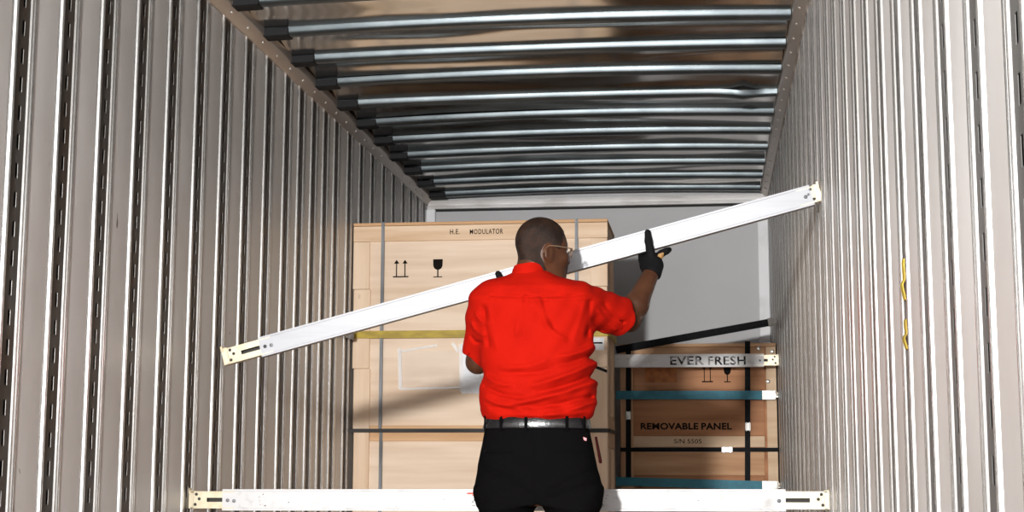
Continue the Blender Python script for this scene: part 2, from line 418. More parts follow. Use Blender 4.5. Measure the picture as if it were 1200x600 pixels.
# nose wall, its header and corner posts
mb = MB((0, NOSE_Y, 0)); mb.box((XL - .05, NOSE_Y, 0), (XR + .05, NOSE_Y + .04, BOW_Z + .15))
wall_front = struct(mb.build('wall_front', NOSE))
mb = MB((0, NOSE_Y, RAIL_Z))
zt, zb = onY(700, 231, NOSE_Y - .05).z, onY(700, 241, NOSE_Y - .05).z
mb.prism([(XL + .02, NOSE_Y, zb), (XL + .02, NOSE_Y - .05, zb), (XL + .02, NOSE_Y - .055, zb + .012), (XL + .02, NOSE_Y - .035, (zb + zt) / 2),
          (XL + .02, NOSE_Y - .055, zt - .01), (XL + .02, NOSE_Y - .05, zt), (XL + .02, NOSE_Y, zt)], (XR - XL - .04, 0, 0))
struct(mb.build('trim_3', HEADER, smooth=30))
mb = MB((0, NOSE_Y, zb)); mb.box((XL + .02, NOSE_Y - .020, zb - .014), (XR - .02, NOSE_Y, zb - .0005)); struct(mb.build('trim_6', BACKING))  # added dark strip, its colour stands for the shadow gap under the header
for k, (xa, xb) in enumerate(((XL + .005, XL + .075), (XR - .085, XR - .005))):
    mb = MB((xa, NOSE_Y, 0)); mb.box((xa, NOSE_Y - .045, 0), (xb, NOSE_Y, zb))
    struct(mb.build('trim_%d' % (4 + k), WHITE_TRIM, bevel=.006))

# ------------------------------------------------------------------ cargo
def board(parent, org, name, m, Y, x0, x1, y0, y1, th=.02, front=0.0, bevel=.002, yf=None):
    """a board on a crate front, from photo pixels on the crate's front plane"""
    ref = 560 if Y < 9 else 820                 # every board of a crate takes its height at one upright, so rows stay level
    a = onY(x0, y0, Y); b = onY(x1, y1, Y); a.z = onY(ref, y0, Y).z; b.z = onY(ref, y1, Y).z
    mb = MB(org); mb.box((min(a.x, b.x), Y - front, min(a.z, b.z)), (max(a.x, b.x), Y - front + th, max(a.z, b.z)))
    return mb.build(name, m, parent, bevel=bevel)
def zbox(parent, org, name, m, lo, hi, bevel=.002):
    mb = MB(org); mb.box(lo, hi); return mb.build(name, m, parent, bevel=bevel)
def up_arrows(mb, c, w, h):
    """two upright arrows over a bar"""
    c = Vector(c); X = Vector((1, 0, 0)); Z = Vector((0, 0, 1))
    def r(x0, x1, z0, z1): mb.poly([c + X * x0 + Z * z0, c + X * x1 + Z * z0, c + X * x1 + Z * z1, c + X * x0 + Z * z1])
    r(-w / 2, w / 2, 0, h * .07)
    for s in (-1, 1):
        x = s * w * .27; r(x - w * .035, x + w * .035, h * .07, h * .85)
        mb.poly([c + X * (x - w * .17) + Z * h * .78, c + X * (x + w * .17) + Z * h * .78, c + X * x + Z * h])
def goblet(mb, c, w, h):
    c = Vector(c); X = Vector((1, 0, 0)); Z = Vector((0, 0, 1))
    def P(*pts): mb.poly([c + X * a * w + Z * b * h for a, b in pts])
    P((-.42, 0), (.42, 0), (.42, .05), (-.42, .05)); P((-.06, .05), (.06, .05), (.06, .42), (-.06, .42))
    P((-.12, .42), (.12, .42), (.34, .50), (.44, .64), (.46, 1), (-.46, 1), (-.44, .64), (-.34, .50))

CY = 8.42; CD = .62                       # front plane and depth of the tall crates by the left wall
cxl, cxr = onY(414.5, 400, CY).x, onY(712, 400, CY).x
z_top = onY(560, 259, CY).z; z_seam = onY(560, 504.5, CY).z
# upper crate
org = Vector(((cxl + cxr) / 2, CY + CD / 2, z_seam + .004))
up_crate = thing('shipping_crate', org, 'tall pale plywood crate with pine frame, stacked on another crate behind the man', 'crate')
zbox(up_crate, org, 'body', PLY, (cxl + .006, CY + .014, z_seam + .004), (cxr - .02, CY + CD - .02, z_top - .02))
board(up_crate, org, 'lid', PINE_E, CY, 414.5, 712, 259, 262.6, th=CD, front=.002)
board(up_crate, org, 'top_rail', PINE, CY, 414.5, 712, 263, 281)
for a, b in ((281.3, 337), (337.4, 431), (431.4, 503.8)):
    board(up_crate, org, 'stile', PINE_V, CY, 414.5, 432.5, a, b)
    board(up_crate, org, 'stile', PINE_V, CY, 692, 712, a, b)
board(up_crate, org, 'bottom_rail', PINE_E, CY, 433, 691.6, 498.5, 503.8, front=-.002)
# framing of the visible side
for y0, y1 in ((CY + .024, CY + .11), (CY + CD - .11, CY + CD - .02)):
    zbox(up_crate, org, 'side_stile', PINE_V, (cxr - .02, y0, z_seam + .09), (cxr, y1, z_top - .12))
zbox(up_crate, org, 'side_rail', PINE, (cxr - .02, CY + .024, z_top - .117), (cxr, CY + CD - .02, z_top - .021))
zbox(up_crate, org, 'side_rail', PINE, (cxr - .02, CY + .024, z_seam + .005), (cxr, CY + CD - .02, z_seam + .087))
for px in (447, 676):
    x = onY(px, 400, CY).x; mb = MB(org)
    mb.ribbon([(x, CY - .0045, z_seam + .006), (x, CY - .0045, z_top + .003), (x, CY + .02, z_top + .0045), (x, CY + CD - .01, z_top + .0045)], (1, 0, 0), .019,
              [(0, 1, 0), (0, .7, -.7), (0, 0, -1), (0, 0, -1)], .0025)
    mb.build('steel_band', BAND, up_crate)
mb = MB(org); Yp = CY - .0012
hp = lambda x, y, Y=None: onY(x, y, Yp if Y is None else Y)
a = hp(528, 275); b = hp(592, 267.5)
c0 = (hp(538, 275).x + hp(527, 275).x) / 2
lettering(mb, 'H.E.', (hp(533, 271).x, Yp, hp(533, 271.5).z), hp(539, 0).x - hp(528, 0).x, .030, .012, 1.15)
mb.build('lettering', INK, up_crate); mb = MB(org)
lettering(mb, 'MODULATOR', (hp(570, 271).x, Yp, hp(570, 271.2).z), hp(589, 0).x - hp(551, 0).x, .030, .014, 1.15)
mb.build('lettering', INK, up_crate)
mb = MB(org); Yp = CY + .0125
q = hp(469.5, 325); up_arrows(mb, (q.x, Yp, q.z), .092, .103); mb.build('this_way_up_symbol', INK, up_crate); mb = MB(org)
q = hp(513, 325); goblet(mb, (q.x, Yp, q.z), .062, .106)
mb.build('fragile_symbol', INK, up_crate)
# pouch, label, sticker
mb = MB(org); p0 = hp(467, 456, CY); p1 = hp(541, 411, CY)
n = 10
rows = [[(p0.x + (p1.x - p0.x) * i / n, CY + .010 - .008 * math.sin(math.pi * j / 6) * (.6 + .4 * math.sin(i * 1.7 + j)), p0.z + (p1.z - p0.z) * j / 6) for i in range(n + 1)] for j in range(7)]
mb.loft(rows, closed=False, caps=False)
pouch = mb.build('document_pouch', POUCH, up_crate, smooth=60)
mb = MB(org)
for (x0, y0), (x1, y1), w in (((468, 408), (469, 456), .020), ((540, 403), (540.5, 459), .020), ((468, 412), (512, 404.5), .012), ((469, 456), (541, 454), .010), ((530, 402), (537, 412), .018)):
    A = hp(x0, y0, CY); B = hp(x1, y1, CY); d = (B - A).normalized(); nn = d.cross(Vector((0, 1, 0)))
    mb.ribbon([(A.x, CY + .004, A.z), (B.x, CY + .004, B.z)], nn, w, (0, -1, 0), .0015)
mb.build('pouch_edge', POUCHRIM, pouch)
board(up_crate, org, 'paper_label', PAPER, CY + .010, 541.5, 575, 402, 461, th=.003, bevel=0)['label'] = 'grey paper label in plastic beside the pouch'
lb = board(up_crate, org, 'address_label', PAPER, CY, 690, 708, 397, 411.5, th=.002, front=.0022, bevel=0)
mb = MB(org); q = hp(699, 402, CY)
mb.box((q.x - .030, CY - .0030, q.z - .004), (q.x + .034, CY - .0020, q.z + .005))
mb.build('print_line', INK, lb)
mb = MB(org); mb.prism([tuple(hp(693, 430, CY)), tuple(hp(711.5, 437, CY)), tuple(hp(711.5, 433.5, CY)), tuple(hp(700, 429, CY))], (0, -.006, 0))
mb.build('corner_strip', BLACKSTRAP, up_crate)
# lower crate
org = Vector(((cxl + cxr) / 2, CY + CD / 2, 0))
low_crate = thing('shipping_crate', org, 'pale plywood crate on the trailer floor carrying the tall stacked crate', 'crate')
zl = z_seam - .006
zbox(low_crate, org, 'body', PLY, (cxl + .006, CY + .014, .10), (cxr - .02, CY + CD - .02, zl))
board(low_crate, org, 'top_rail', PINE_E, CY, 433, 691.6, 506.5, 517, front=-.002)
for xa, xb in ((414.5, 432.5), (692, 712)):
    a = onY(xa, 506.5, CY); b = onY(xb, 506.5, CY)
    zbox(low_crate, org, 'stile', PINE_V, (a.x, CY, .10), (b.x, CY + .02, onY(560, 506.5, CY).z))
zbox(low_crate, org, 'bottom_rail', PINE, (onY(433, 0, CY).x, CY, .10), (onY(691.6, 0, CY).x, CY + .02, .19))
for y0, y1 in ((CY + .024, CY + .11), (CY + CD - .11, CY + CD - .02)):
    zbox(low_crate, org, 'side_stile', PINE_V, (cxr - .02, y0, .10), (cxr, y1, zl - .09))
zbox(low_crate, org, 'side_rail', PINE, (cxr - .02, CY + .024, zl - .087), (cxr, CY + CD - .02, zl))
for x in (cxl + .05, (cxl + cxr) / 2 - .05, cxr - .16):
    zbox(low_crate, org, 'skid', PINE, (x, CY + .01, 0), (x + .1, CY + CD - .03, .10), .004)
for px in (446, 675):
    x = onY(px, 540, CY).x; mb = MB(org)
    mb.ribbon([(x, CY - .0045, .1), (x, CY - .0045, zl - .002)], (1, 0, 0), .019, (0, 1, 0), .0025)
    mb.build('steel_band', BAND, low_crate)

# the crate by the right wall
RY, RD = 9.80, .82
rxl = onY(726.5, 480, RY).x; rxr = min(onY(912, 480, RY).x, XR - .012); rzt = onY(820, 402.5, RY).z
org = Vector(((rxl + rxr) / 2, RY + RD / 2, 0))
rc = thing('shipping_crate', org, 'reddish wooden crate with removable panel and black straps by the right wall', 'crate')
zbox(rc, org, 'body', REDPLY, (rxl + .006, RY + .016, .10), (rxr - .006, RY + RD - .02, rzt - .02))
zbox(rc, org, 'lid', REDPINE, (rxl, RY - .002, rzt - .022), (rxr, RY + RD, rzt))
board(rc, org, 'top_rail', REDPINE, RY, 742, 896.5, 407, 428, th=.018)
board(rc, org, 'mid_rail', PALEPINE, RY, 742, 896.5, 511, 524, th=.018)
board(rc, org, 'lower_rail', PALEPINE, RY, 742, 896.5, 590, 604, th=.018)
for a, b, m in ((428.6, 456.5, REDPLY), (457.0, 510.4, REDPLY), (524.6, 557, REDPINE), (557.5, 589.4, REDPLY)):
    board(rc, org, 'panel_board', m, RY, 742, 896.5, a, b, th=.010, front=-.008)
for xa, xb in ((726.5, 741.5), (897, 912)):
    a = onY(xa, 407, RY); b = onY(xb, 407, RY); x1 = min(b.x, rxr)
    zbox(rc, org, 'stile', REDPINE_V if xa < 800 else PALEPINE, (a.x, RY, .10), (x1, RY + .018, onY(820, 407, RY).z))
zbox(rc, org, 'bottom_rail', REDPINE, (onY(742, 0, RY).x, RY, .10), (onY(896.5, 0, RY).x, RY + .018, .2))
for x in (rxl + .03, (rxl + rxr) / 2 - .05, rxr - .14):
    zbox(rc, org, 'skid', REDPINE, (x, RY + .01, 0), (x + .1, RY + RD - .02, .10), .004)
for x, y in ((889, 408.5), (900, 447), (905, 412)):
    q = onY(x, y, RY); mb = MB(org)
    mb.loft([[(q.x + r * math.cos(t), RY - d, q.z + r * math.sin(t)) for t in [math.pi * i / 5 for i in range(10)]] for r, d in ((.015, -.001), (.014, .003), (.007, .006))])
    mb.build('nail_head', RIVET, rc, smooth=40)
mb = MB(org); Yp = RY + .0075
for wd_, xa, xb in (('REMOVABLE', 752, 817), ('PANEL', 822.5, 857)):
    q = hp((xa + xb) / 2, 499.5); mb = MB(org); lettering(mb, wd_, (q.x, Yp, q.z), hp(xb, 0).x - hp(xa, 0).x, .044, .034, 1.04)
    mb.build('lettering', INK, rc)
mb = MB(org)
Yp = RY - .0008; q = hp(806, 517); lettering(mb, 'S/N 5505', (q.x, Yp, q.z), hp(822, 0).x - hp(791, 0).x, .028, .004)
mb.build('lettering', INK, rc)
mb = MB(org); Yp = RY + .0070
q = hp(829, 448); up_arrows(mb, (q.x, Yp, q.z), .072, .115); mb.build('this_way_up_symbol', INK, rc); mb = MB(org)
q = hp(852.5, 448); goblet(mb, (q.x, Yp, q.z), .052, .115)
mb.build('fragile_symbol', INK, rc)
tp = board(rc, org, 'brown_tape', TAPE, RY + .008, 756, 793, 431, 448, th=.003, front=.002, bevel=0)
def band(px0, px1, py0, py1, w, name='black_band', vertical=False, off=.006):
    mb = MB(org); A = onY(px0, py0, RY); B = onY(px1, py1, RY)
    wd = (1, 0, 0) if vertical else (0, 0, 1)
    mb.ribbon([(A.x, RY - off, A.z), (B.x, RY - off, B.z)], wd, w, (0, 1, 0), .003)
    return mb.build(name, BLACKSTRAP, rc)
def buckle(parent, px, py, w, h, off=.010):
    q = onY(px, py, RY); mb = MB(org)
    mb.box((q.x - w / 2, RY - off - .004, q.z - h / 2), (q.x + w / 2, RY - off, q.z + h / 2))
    for s in (-1, 1):
        mb.box((q.x + s * w * .3 - w * .07, RY - off - .008, q.z - h * .6), (q.x + s * w * .3 + w * .07, RY - off, q.z + h * .6))
    mb.build('buckle', STEELF, parent, bevel=.001)
b1 = band(736.5, 736.5, 404, 560, .034, vertical=True); buckle(b1, 736.5, 487, .034, .05)
b2 = band(876, 876, 400, 575, .034, vertical=True); buckle(b2, 876.5, 500, .034, .05)
b3 = band(727, 912, 527, 527, .026, off=.010); buckle(b3, 852, 527, .07, .034, off=.013)

# loose straps
def strap(name, pts, wdir, w, nrm, m, label, cat='strap', fit=None, t=.004):
    o = MB(pts[0]); o.ribbon(pts, wdir, w, nrm, t)
    if fit is None: return tag(o.build(name, m), label, cat)
    root = thing(name, pts[0], label, cat)
    ob = MB(pts[0]); ob.ribbon(pts, wdir, w, nrm, t); ob.build('webbing', m, root)
    for p0, p1, fw, hook in fit:
        fb = MB(pts[0]); d = (Vector(p1) - Vector(p0)).normalized()
        fb.ribbon([p0, p1], wdir, fw, (0, -1, 0), .007)
        e = Vector(p1) ; wv = Vector(wdir).normalized()
        fb.ribbon([e, e + d * .018], wdir, fw * .55, (0, -1, 0), .012)
        fb.build('end_fitting', STEELF, root, bevel=.0012)
        if hook:
            hb = MB(pts[0]); hb.tube([e - wv * fw * .45 + d * .004 + Vector((0, -.008, 0)), e + d * .012 + Vector((0, -.012, 0)), e + wv * fw * .45 + d * .004 + Vector((0, -.008, 0))], .006)
            hb.build('hook', GOLD, root, smooth=50)
    return root
ys_ = CY - .008
A = onY(411, 392, CY - .03); zy = onY(560, 391.2, CY).z
strap('ratchet_strap', [(XL + .045, CY - .13, zy - .012), (cxl - .02, CY - .03, zy - .004), (cxl + .03, ys_, zy), (cxr + .002, ys_, zy), (cxr + .010, CY + .02, zy), (cxr + .010, CY + CD, zy)],
      (0, 0, 1), .043, [(0, -1, 0)] * 4 + [(1, 0, 0)] * 2, YELLOW, 'yellow webbing strap across the middle of the tall pale crate', 'strap',
      fit=[((XL + .055, CY - .125, zy - .012), (XL + .028, CY - .145, zy - .016), .048, False)])
strap('seam_strap', [(cxl - .012, ys_, z_seam), (cxr + .003, ys_, z_seam), (cxr + .006, CY + .01, z_seam), (cxr + .006, CY + CD, z_seam)], (0, 0, 1), .021,
      [(0, -1, 0)] * 2 + [(1, 0, 0)] * 2, DARKBAND, 'narrow dark metal band along the joint between the two stacked pale crates', 'band')
Ys = RY - .05
def hpt(x, y, Y=Ys): p = onY(x, y, Y); return (p.x, p.y, p.z)
for ya, yb, lab in ((463, 463, 'teal webbing strap crossing the reddish crate above its stencilled lettering'),
                    (564, 569, 'teal webbing strap low on the reddish crate, just over the near load bar')):
    L0 = hpt(722, ya); L1 = hpt(897, yb)
    E0 = hpt(893, yb, Ys - .006); E1 = (XR - .022, Ys - .006, E0[2])
    strap('ratchet_strap', [L0, L1], (0, 0, 1), .056, (0, -1, 0), TEAL, lab, 'strap', fit=[(E0, E1, .060, True)])
p0 = Vector(hpt(722, 410, RY - .02)); q1 = onX(905.5, 377, XR - .03)
d = (q1 - p0).normalized(); wd = Vector((0, -.35, 1)); wd = (wd - d * wd.dot(d)).normalized()
strap('ratchet_strap', [tuple(p0), tuple(q1)], wd, .048, tuple(d.cross(wd)), BLACKSTRAP, 'black webbing strap rising over the reddish crate to the right wall', 'strap',
      fit=[(tuple(q1 - d * .03), tuple(q1 + d * .005), .056, False)])
# scraps of yellow webbing left in a post of the right wall
def scrap(px, y0, y1, yb0, lab):
    yy = min(RIGHT_Y, key=lambda v: abs(v - onX(px, y0, XR).y))
    z0 = onX(px, y0, XR).z; z1 = onX(px, y1, XR).z; mb = MB((XR + .02, yy, z1)); r = []
    for i in range(9):
        z = z0 + (z1 - z0) * i / 8
        r.append((XR - .0005 - .006 * math.sin(math.pi * i / 8) ** 2 * (i > 4), yy + .004 * math.sin(i * 1.3), z))
    mb.ribbon(r, (0, 1, .05), .034, (-1, 0, 0), .003)
    tag(mb.build('strap_scrap', YELLOW), lab, 'strap scrap')
scrap(1061, 302, 352, 0, 'long frayed scrap of yellow webbing caught in a right wall post')
scrap(1065, 372, 408, 0, 'short frayed scrap of yellow webbing in the same post below the long one')

# load beams
def load_beam(P0, P1, h, dep, m, label, ends, name='load_bar', rise=True, marks=None):
    """hollow aluminium load beam between P0 and P1 with sliding end fittings; ends = (len0, len1) of the bare fittings"""
    P0, P1 = Vector(P0), Vector(P1); ax = (P1 - P0).normalized(); L = (P1 - P0).length
    n = Vector((0, 1, 0)); n = (n - ax * n.dot(ax)).normalized(); u = n.cross(ax) * -1
    if u.z < 0: u = -u
    root = thing(name, P0, label, 'load bar', 'white aluminium load bars')
    def at(s, a, b): return P0 + ax * s + u * a + n * b
    def blk(mb, s0, s1, a0, a1, b0, b1, mi=0):
        mb.hexa([at(s0, a0, b0), at(s1, a0, b0), at(s1, a0, b1), at(s0, a0, b1), at(s0, a1, b0), at(s1, a1, b0), at(s1, a1, b1), at(s0, a1, b1)], mi)
    s0, s1 = ends[0], L - ends[1]
    mb = MB(P0)   # an extrusion: flat face with thicker lips along both edges
    H, D = h / 2, dep / 2
    prof = [(-H, -D), (-H + .007, -D), (-H + .009, -D + .0015), (H - .009, -D + .0015), (H - .007, -D), (H, -D), (H, D), (-H, D)]
    mb.prism([at(s0, a, b) for a, b in prof], ax * (s1 - s0))
    mb.build('beam_body', m, root)
    for e, (sa, sb) in enumerate(((0, ends[0] + .05), (L - ends[1] - .05, L))):
        if ends[e] <= 0: continue
        out = sa if e == 0 else sb; inn = sb if e == 0 else sa; sg = 1 if e == 0 else -1
        fb = MB(P0); hh = H - .008
        sl0, sl1 = out + sg * .065, out + sg * (ends[e] + .03)      # long slot in the plate
        a0, a1 = sorted((out, inn))
        z0, z1 = sorted((sl0, sl1))
        if ends[e] > .07:
            blk(fb, a0, a1, .008, hh, -D + .004, -D + .008); blk(fb, a0, a1, -hh, -.008, -D + .004, -D + .008)
            q0, q1 = sorted((out, sl0)); blk(fb, q0, q1, -.008, .008, -D + .004, -D + .008)
        else:
            blk(fb, a0, a1, -hh, hh, -D + .004, -D + .008)
        for sgn in (-1, 1):
            l0, l1 = sorted((sgn * hh, sgn * (hh - .004))); blk(fb, a0, a1, l0, l1, -D + .001, D - .004)
        blk(fb, a0, a1, -hh + .004, hh - .004, D - .012, D - .008, 1)          # dark back plate seen through the slot
        fo = fb.build('end_fitting', [GOLD, DARKHOLE], root)
        # hook head and rivets
        hb = MB(P0); hs0, hs1 = sorted((out - sg * .014, out + sg * .012))
        blk(hb, hs0, hs1, -H * .82, H * .92, -D + .001, D - .012); hs0, hs1 = sorted((out - sg * .014, out - sg * .004)); blk(hb, hs0, hs1, H * .55, H * 1.12, -D - .004, D - .02)
        hb.build('hook_head', GOLD, fo, bevel=.0015)
        for (ds, da) in ((.022, .022), (.018, -.018), (.034, .004)):
            rb = MB(P0); c = at(out + sg * ds, da, -D + .0035)
            rb.loft([[c + (ax * math.cos(t) + u * math.sin(t)) * r - n * k for t in [math.pi * i / 4 for i in range(8)]] for r, k in ((.0065, 0), (.006, .002))])
            rb.build('rivet', DARKHOLE, fo)
        for ds in ((.022, .048) if e == 0 else (.025,)):
            rb = MB(P0); c = at((ends[0] if e == 0 else L - ends[1]) + sg * ds, -.004 if ds > .03 else -.002, -D + .0015)
            rb.loft([[c + (ax * math.cos(t) + u * math.sin(t)) * r - n * k for t in [math.pi * i / 5 for i in range(10)]] for r, k in ((.0075, 0), (.007, .003), (.004, .0045))])
            rb.build('bolt', BAND, root, smooth=40)
    if marks: marks(root, P0, at, D)
    return root
BL = onY(266.5, 418.5, 5.80); BR = onX(957.5, 227.5, XR - .016)
held_beam = load_beam(BL, BR, .080, .045, BEAMW, 'clean white load bar held slanting across by the man in red', (.145, .022))
LBY = 5.82
PL = Vector((XL + .006, LBY, onX(217, 586, XL).z)); PR = Vector((XR - .006, LBY, onX(970, 586, XR).z))
def low_marks(root, P0, at, D):
    s = lambda px: (onY(px, 585, LBY - D).x - P0.x)
    mb = MB(P0)
    for k, (x0, x1, a0, a1) in enumerate(((548, 560, .022, .029), (546, 549, .024, .027), (553, 559, .017, .021))):
        mb.poly([at(s(x0), a0, -D - .0002), at(s(x1), a0 + .001, -D - .0002), at(s(x1), a1, -D - .0002), at(s(x0), a1, -D - .0002)])
    mb.build('red_marking', REDINK, root)
    mb = MB(P0)
    for k in range(26):
        px = random.choice([random.uniform(300, 312), random.uniform(552, 559), random.uniform(290, 900), random.uniform(705, 712)])
        a = random.uniform(-.028, .02); w = random.uniform(.003, .012); h = random.uniform(.002, .007)
        mb.poly([at(s(px), a, -D + .0013), at(s(px) + w, a + .001, -D + .0013), at(s(px) + w * .7, a + h, -D + .0013), at(s(px) + w * .1, a + h * .8, -D + .0013)])
    mb.build('scuff_mark', INKGREY, root)['kind'] = 'stuff'
low_beam = load_beam(PL, PR, .083, .045, BEAMOLD, 'white load bar with gold ends set level across the trailer behind the mans legs', (.13, .155), marks=low_marks)
EY = 9.62
PL = Vector((XL + .006, EY, onY(800, 422.3, EY).z)); PR = Vector((XR - .006, EY, onY(910, 422.3, EY).z))
def ever(root, P0, at, D):
    for word, xa, xb in (('EVER', 786, 824), ('FRESH', 830.5, 873)):
        mb = MB(P0); q = onY((xa + xb) / 2, 422.5, EY - D - .001); q.y = EY - D - .0005
        lettering(mb, word, q, onY(xb, 0, EY).x - onY(xa, 0, EY).x, .056, .022, 1.08)
        mb.build('lettering', INKGREY, root)
FARB = mat('scuffed_white_beam', (0.80, 0.80, 0.80), 0.5, 0.0, col2=(0.62, 0.60, 0.58), scale=(14, 30, 24), detail=6, contrast=(0.28, 0.46))
far_beam = load_beam(PL, PR, .083, .045, FARB, 'scuffed white load bar lettered in capitals in front of the reddish crate', (.09, .09), marks=ever)

# ------------------------------------------------------------------ the man: implicit surfaces meshed as one skin each
def proj(P):
    d = Vector(P) - Vector((0, 0, CAM_H)); w = d.dot(FWD)
    return 600 + F_PX * d.dot(RIGHT) / w, 300 - F_PX * d.dot(UP) / w

class Field:
    def __init__(s, lo, hi, h):
        s.lo = np.array(lo, float); s.h = h
        s.n = np.ceil((np.array(hi) - s.lo) / h).astype(int) + 1
        s.F = np.full(s.n, 1.0, np.float32)
    def block(s, lo, hi):
        a = np.clip(np.floor((np.array(lo) - s.lo) / s.h).astype(int), 0, s.n); b = np.clip(np.ceil((np.array(hi) - s.lo) / s.h).astype(int) + 1, 0, s.n)
        sl = tuple(slice(i, j) for i, j in zip(a, b))
        g = [s.lo[i] + s.h * np.arange(a[i], b[i]) for i in range(3)]
        return sl, g[0][:, None, None], g[1][None, :, None], g[2][None, None, :]
    def add(s, fn, lo, hi, k=0.0, op='add'):
        m = .03 + k
        sl, X, Y, Z = s.block(np.array(lo) - m, np.array(hi) + m)
        if 0 in s.F[sl].shape: return
        d = fn(X, Y, Z).astype(np.float32) + np.zeros(s.F[sl].shape, np.float32)
        A = s.F[sl]
        if op == 'sub': A = -A
        if k > 0:
            t = np.maximum(k - np.abs(A - d), 0) / k; r = np.minimum(A, d) - t * t * k * .25
        else: r = np.minimum(A, d)
        s.F[sl] = -r if op == 'sub' else r
    def cone(s, a, b, ra, rb, k=0.0, clip=None, op='add'):
        a = np.array(a, float); b = np.array(b, float); ab = b - a; L2 = max((ab ** 2).sum(), 1e-9); rm = max(ra, rb)
        def fn(X, Y, Z):
            t = np.clip(((X - a[0]) * ab[0] + (Y - a[1]) * ab[1] + (Z - a[2]) * ab[2]) / L2, 0, 1)
            d = np.sqrt((X - a[0] - t * ab[0]) ** 2 + (Y - a[1] - t * ab[1]) ** 2 + (Z - a[2] - t * ab[2]) ** 2) - (ra + t * (rb - ra))
            if clip: d = np.maximum(d, ((X - b[0]) * ab[0] + (Y - b[1]) * ab[1] + (Z - b[2]) * ab[2]) / math.sqrt(L2))
            return d
        s.add(fn, np.minimum(a, b) - rm, np.maximum(a, b) + rm, k, op)
    def ell(s, c, r, k=0.0, op='add', R=None):
        c = np.array(c, float); r = np.array(r, float); rm = r.max()
        s.add(lambda X, Y, Z: ell(X, Y, Z, c, r, R), c - rm, c + rm, k, op)
    def mesh(s, name, m, parent, smooth=2, loc=(0, 0, 0), org=None):
        F = s.F; ins = F < 0
        n = F.shape
        cnt = np.zeros((n[0] - 1, n[1] - 1, n[2] - 1), np.int8)
        cor = [(i, j, k) for i in (0, 1) for j in (0, 1) for k in (0, 1)]
        for i, j, k in cor: cnt += ins[i:n[0] - 1 + i, j:n[1] - 1 + j, k:n[2] - 1 + k]
        act = (cnt > 0) & (cnt < 8); idx = np.argwhere(act)
        vid = np.full(act.shape, -1, np.int32); vid[act] = np.arange(len(idx))
        vals = np.stack([F[idx[:, 0] + i, idx[:, 1] + j, idx[:, 2] + k] for i, j, k in cor], 1)
        acc = np.zeros((len(idx), 3)); num = np.zeros(len(idx)); cc = np.array(cor, float)
        for p in range(8):
            for q in range(p + 1, 8):
                if np.abs(cc[p] - cc[q]).sum() != 1: continue
                a, b = vals[:, p], vals[:, q]; cr = (a < 0) != (b < 0)
                t = np.where(cr, a / np.where(cr, a - b, 1), 0)
                acc += np.where(cr[:, None], cc[p] + (cc[q] - cc[p]) * t[:, None], 0); num += cr
        V = s.lo + s.h * (idx + acc / num[:, None])
        quads = []
        for ax in range(3):
            u, v = [(1, 2), (2, 0), (0, 1)][ax]
            A = [slice(None)] * 3; B = [slice(None)] * 3; A[ax] = slice(0, -1); B[ax] = slice(1, None)
            ch = ins[tuple(A)] != ins[tuple(B)]
            e = np.argwhere(ch)
            e = e[(e[:, u] > 0) & (e[:, v] > 0) & (e[:, u] < n[u] - 1) & (e[:, v] < n[v] - 1)]
            pos = ins[tuple(A)][tuple(e.T)]
            def cell(du, dv):
                c = e.copy(); c[:, u] += du; c[:, v] += dv; return vid[tuple(c.T)]
            Q = np.stack([cell(-1, -1), cell(0, -1), cell(0, 0), cell(-1, 0)], 1)
            Q[~pos] = Q[~pos][:, ::-1]; quads.append(Q)
        Q = np.concatenate(quads); Q = Q[(Q >= 0).all(1)]
        E = np.concatenate([Q[:, [i, (i + 1) % 4]] for i in range(4)])
        for _ in range(smooth):
            S = np.zeros_like(V); cn = np.zeros(len(V))
            for a, b in ((0, 1), (1, 0)):
                for c in range(3): S[:, c] += np.bincount(E[:, a], V[E[:, b], c], len(V))
                cn += np.bincount(E[:, a], minlength=len(V))
            V = V * .4 + .6 * S / np.maximum(cn, 1)[:, None]
        me = bpy.data.meshes.new(name)
        me.vertices.add(len(V)); me.vertices.foreach_set('co', V.astype(np.float32).ravel())
        me.loops.add(Q.size); me.loops.foreach_set('vertex_index', Q.ravel().astype(np.int32))
        me.polygons.add(len(Q)); me.polygons.foreach_set('loop_start', np.arange(0, Q.size, 4, dtype=np.int32))
        me.polygons.foreach_set('use_smooth', np.ones(len(Q), bool))
        me.update(calc_edges=True); me.validate(); me.materials.append(m)
        o = bpy.data.objects.new(name, me); o.parent = parent; o.location = loc; C.objects.link(o)
        return o
def ell(X, Y, Z, c, r, R=None):
    x, y, z = X - c[0], Y - c[1], Z - c[2]
    if R is not None:
        x, y, z = R[0][0] * x + R[0][1] * y + R[0][2] * z, R[1][0] * x + R[1][1] * y + R[1][2] * z, R[2][0] * x + R[2][1] * y + R[2][2] * z
    k0 = np.sqrt((x / r[0]) ** 2 + (y / r[1]) ** 2 + (z / r[2]) ** 2); k1 = np.sqrt((x / r[0] ** 2) ** 2 + (y / r[1] ** 2) ** 2 + (z / r[2] ** 2) ** 2)
    return k0 * (k0 - 1) / np.maximum(k1, 1e-6)
def smin(a, b, k):
    t = np.maximum(k - np.abs(a - b), 0) / k; return np.minimum(a, b) - t * t * k * .25
def seg(X, Y, Z, a, b, ra, rb):
    a = np.array(a, float); b = np.array(b, float); ab = b - a; L2 = (ab ** 2).sum()
    t = np.clip(((X - a[0]) * ab[0] + (Y - a[1]) * ab[1] + (Z - a[2]) * ab[2]) / L2, 0, 1)
    return np.sqrt((X - a[0] - t * ab[0]) ** 2 + (Y - a[1] - t * ab[1]) ** 2 + (Z - a[2] - t * ab[2]) ** 2) - (ra + t * (rb - ra))

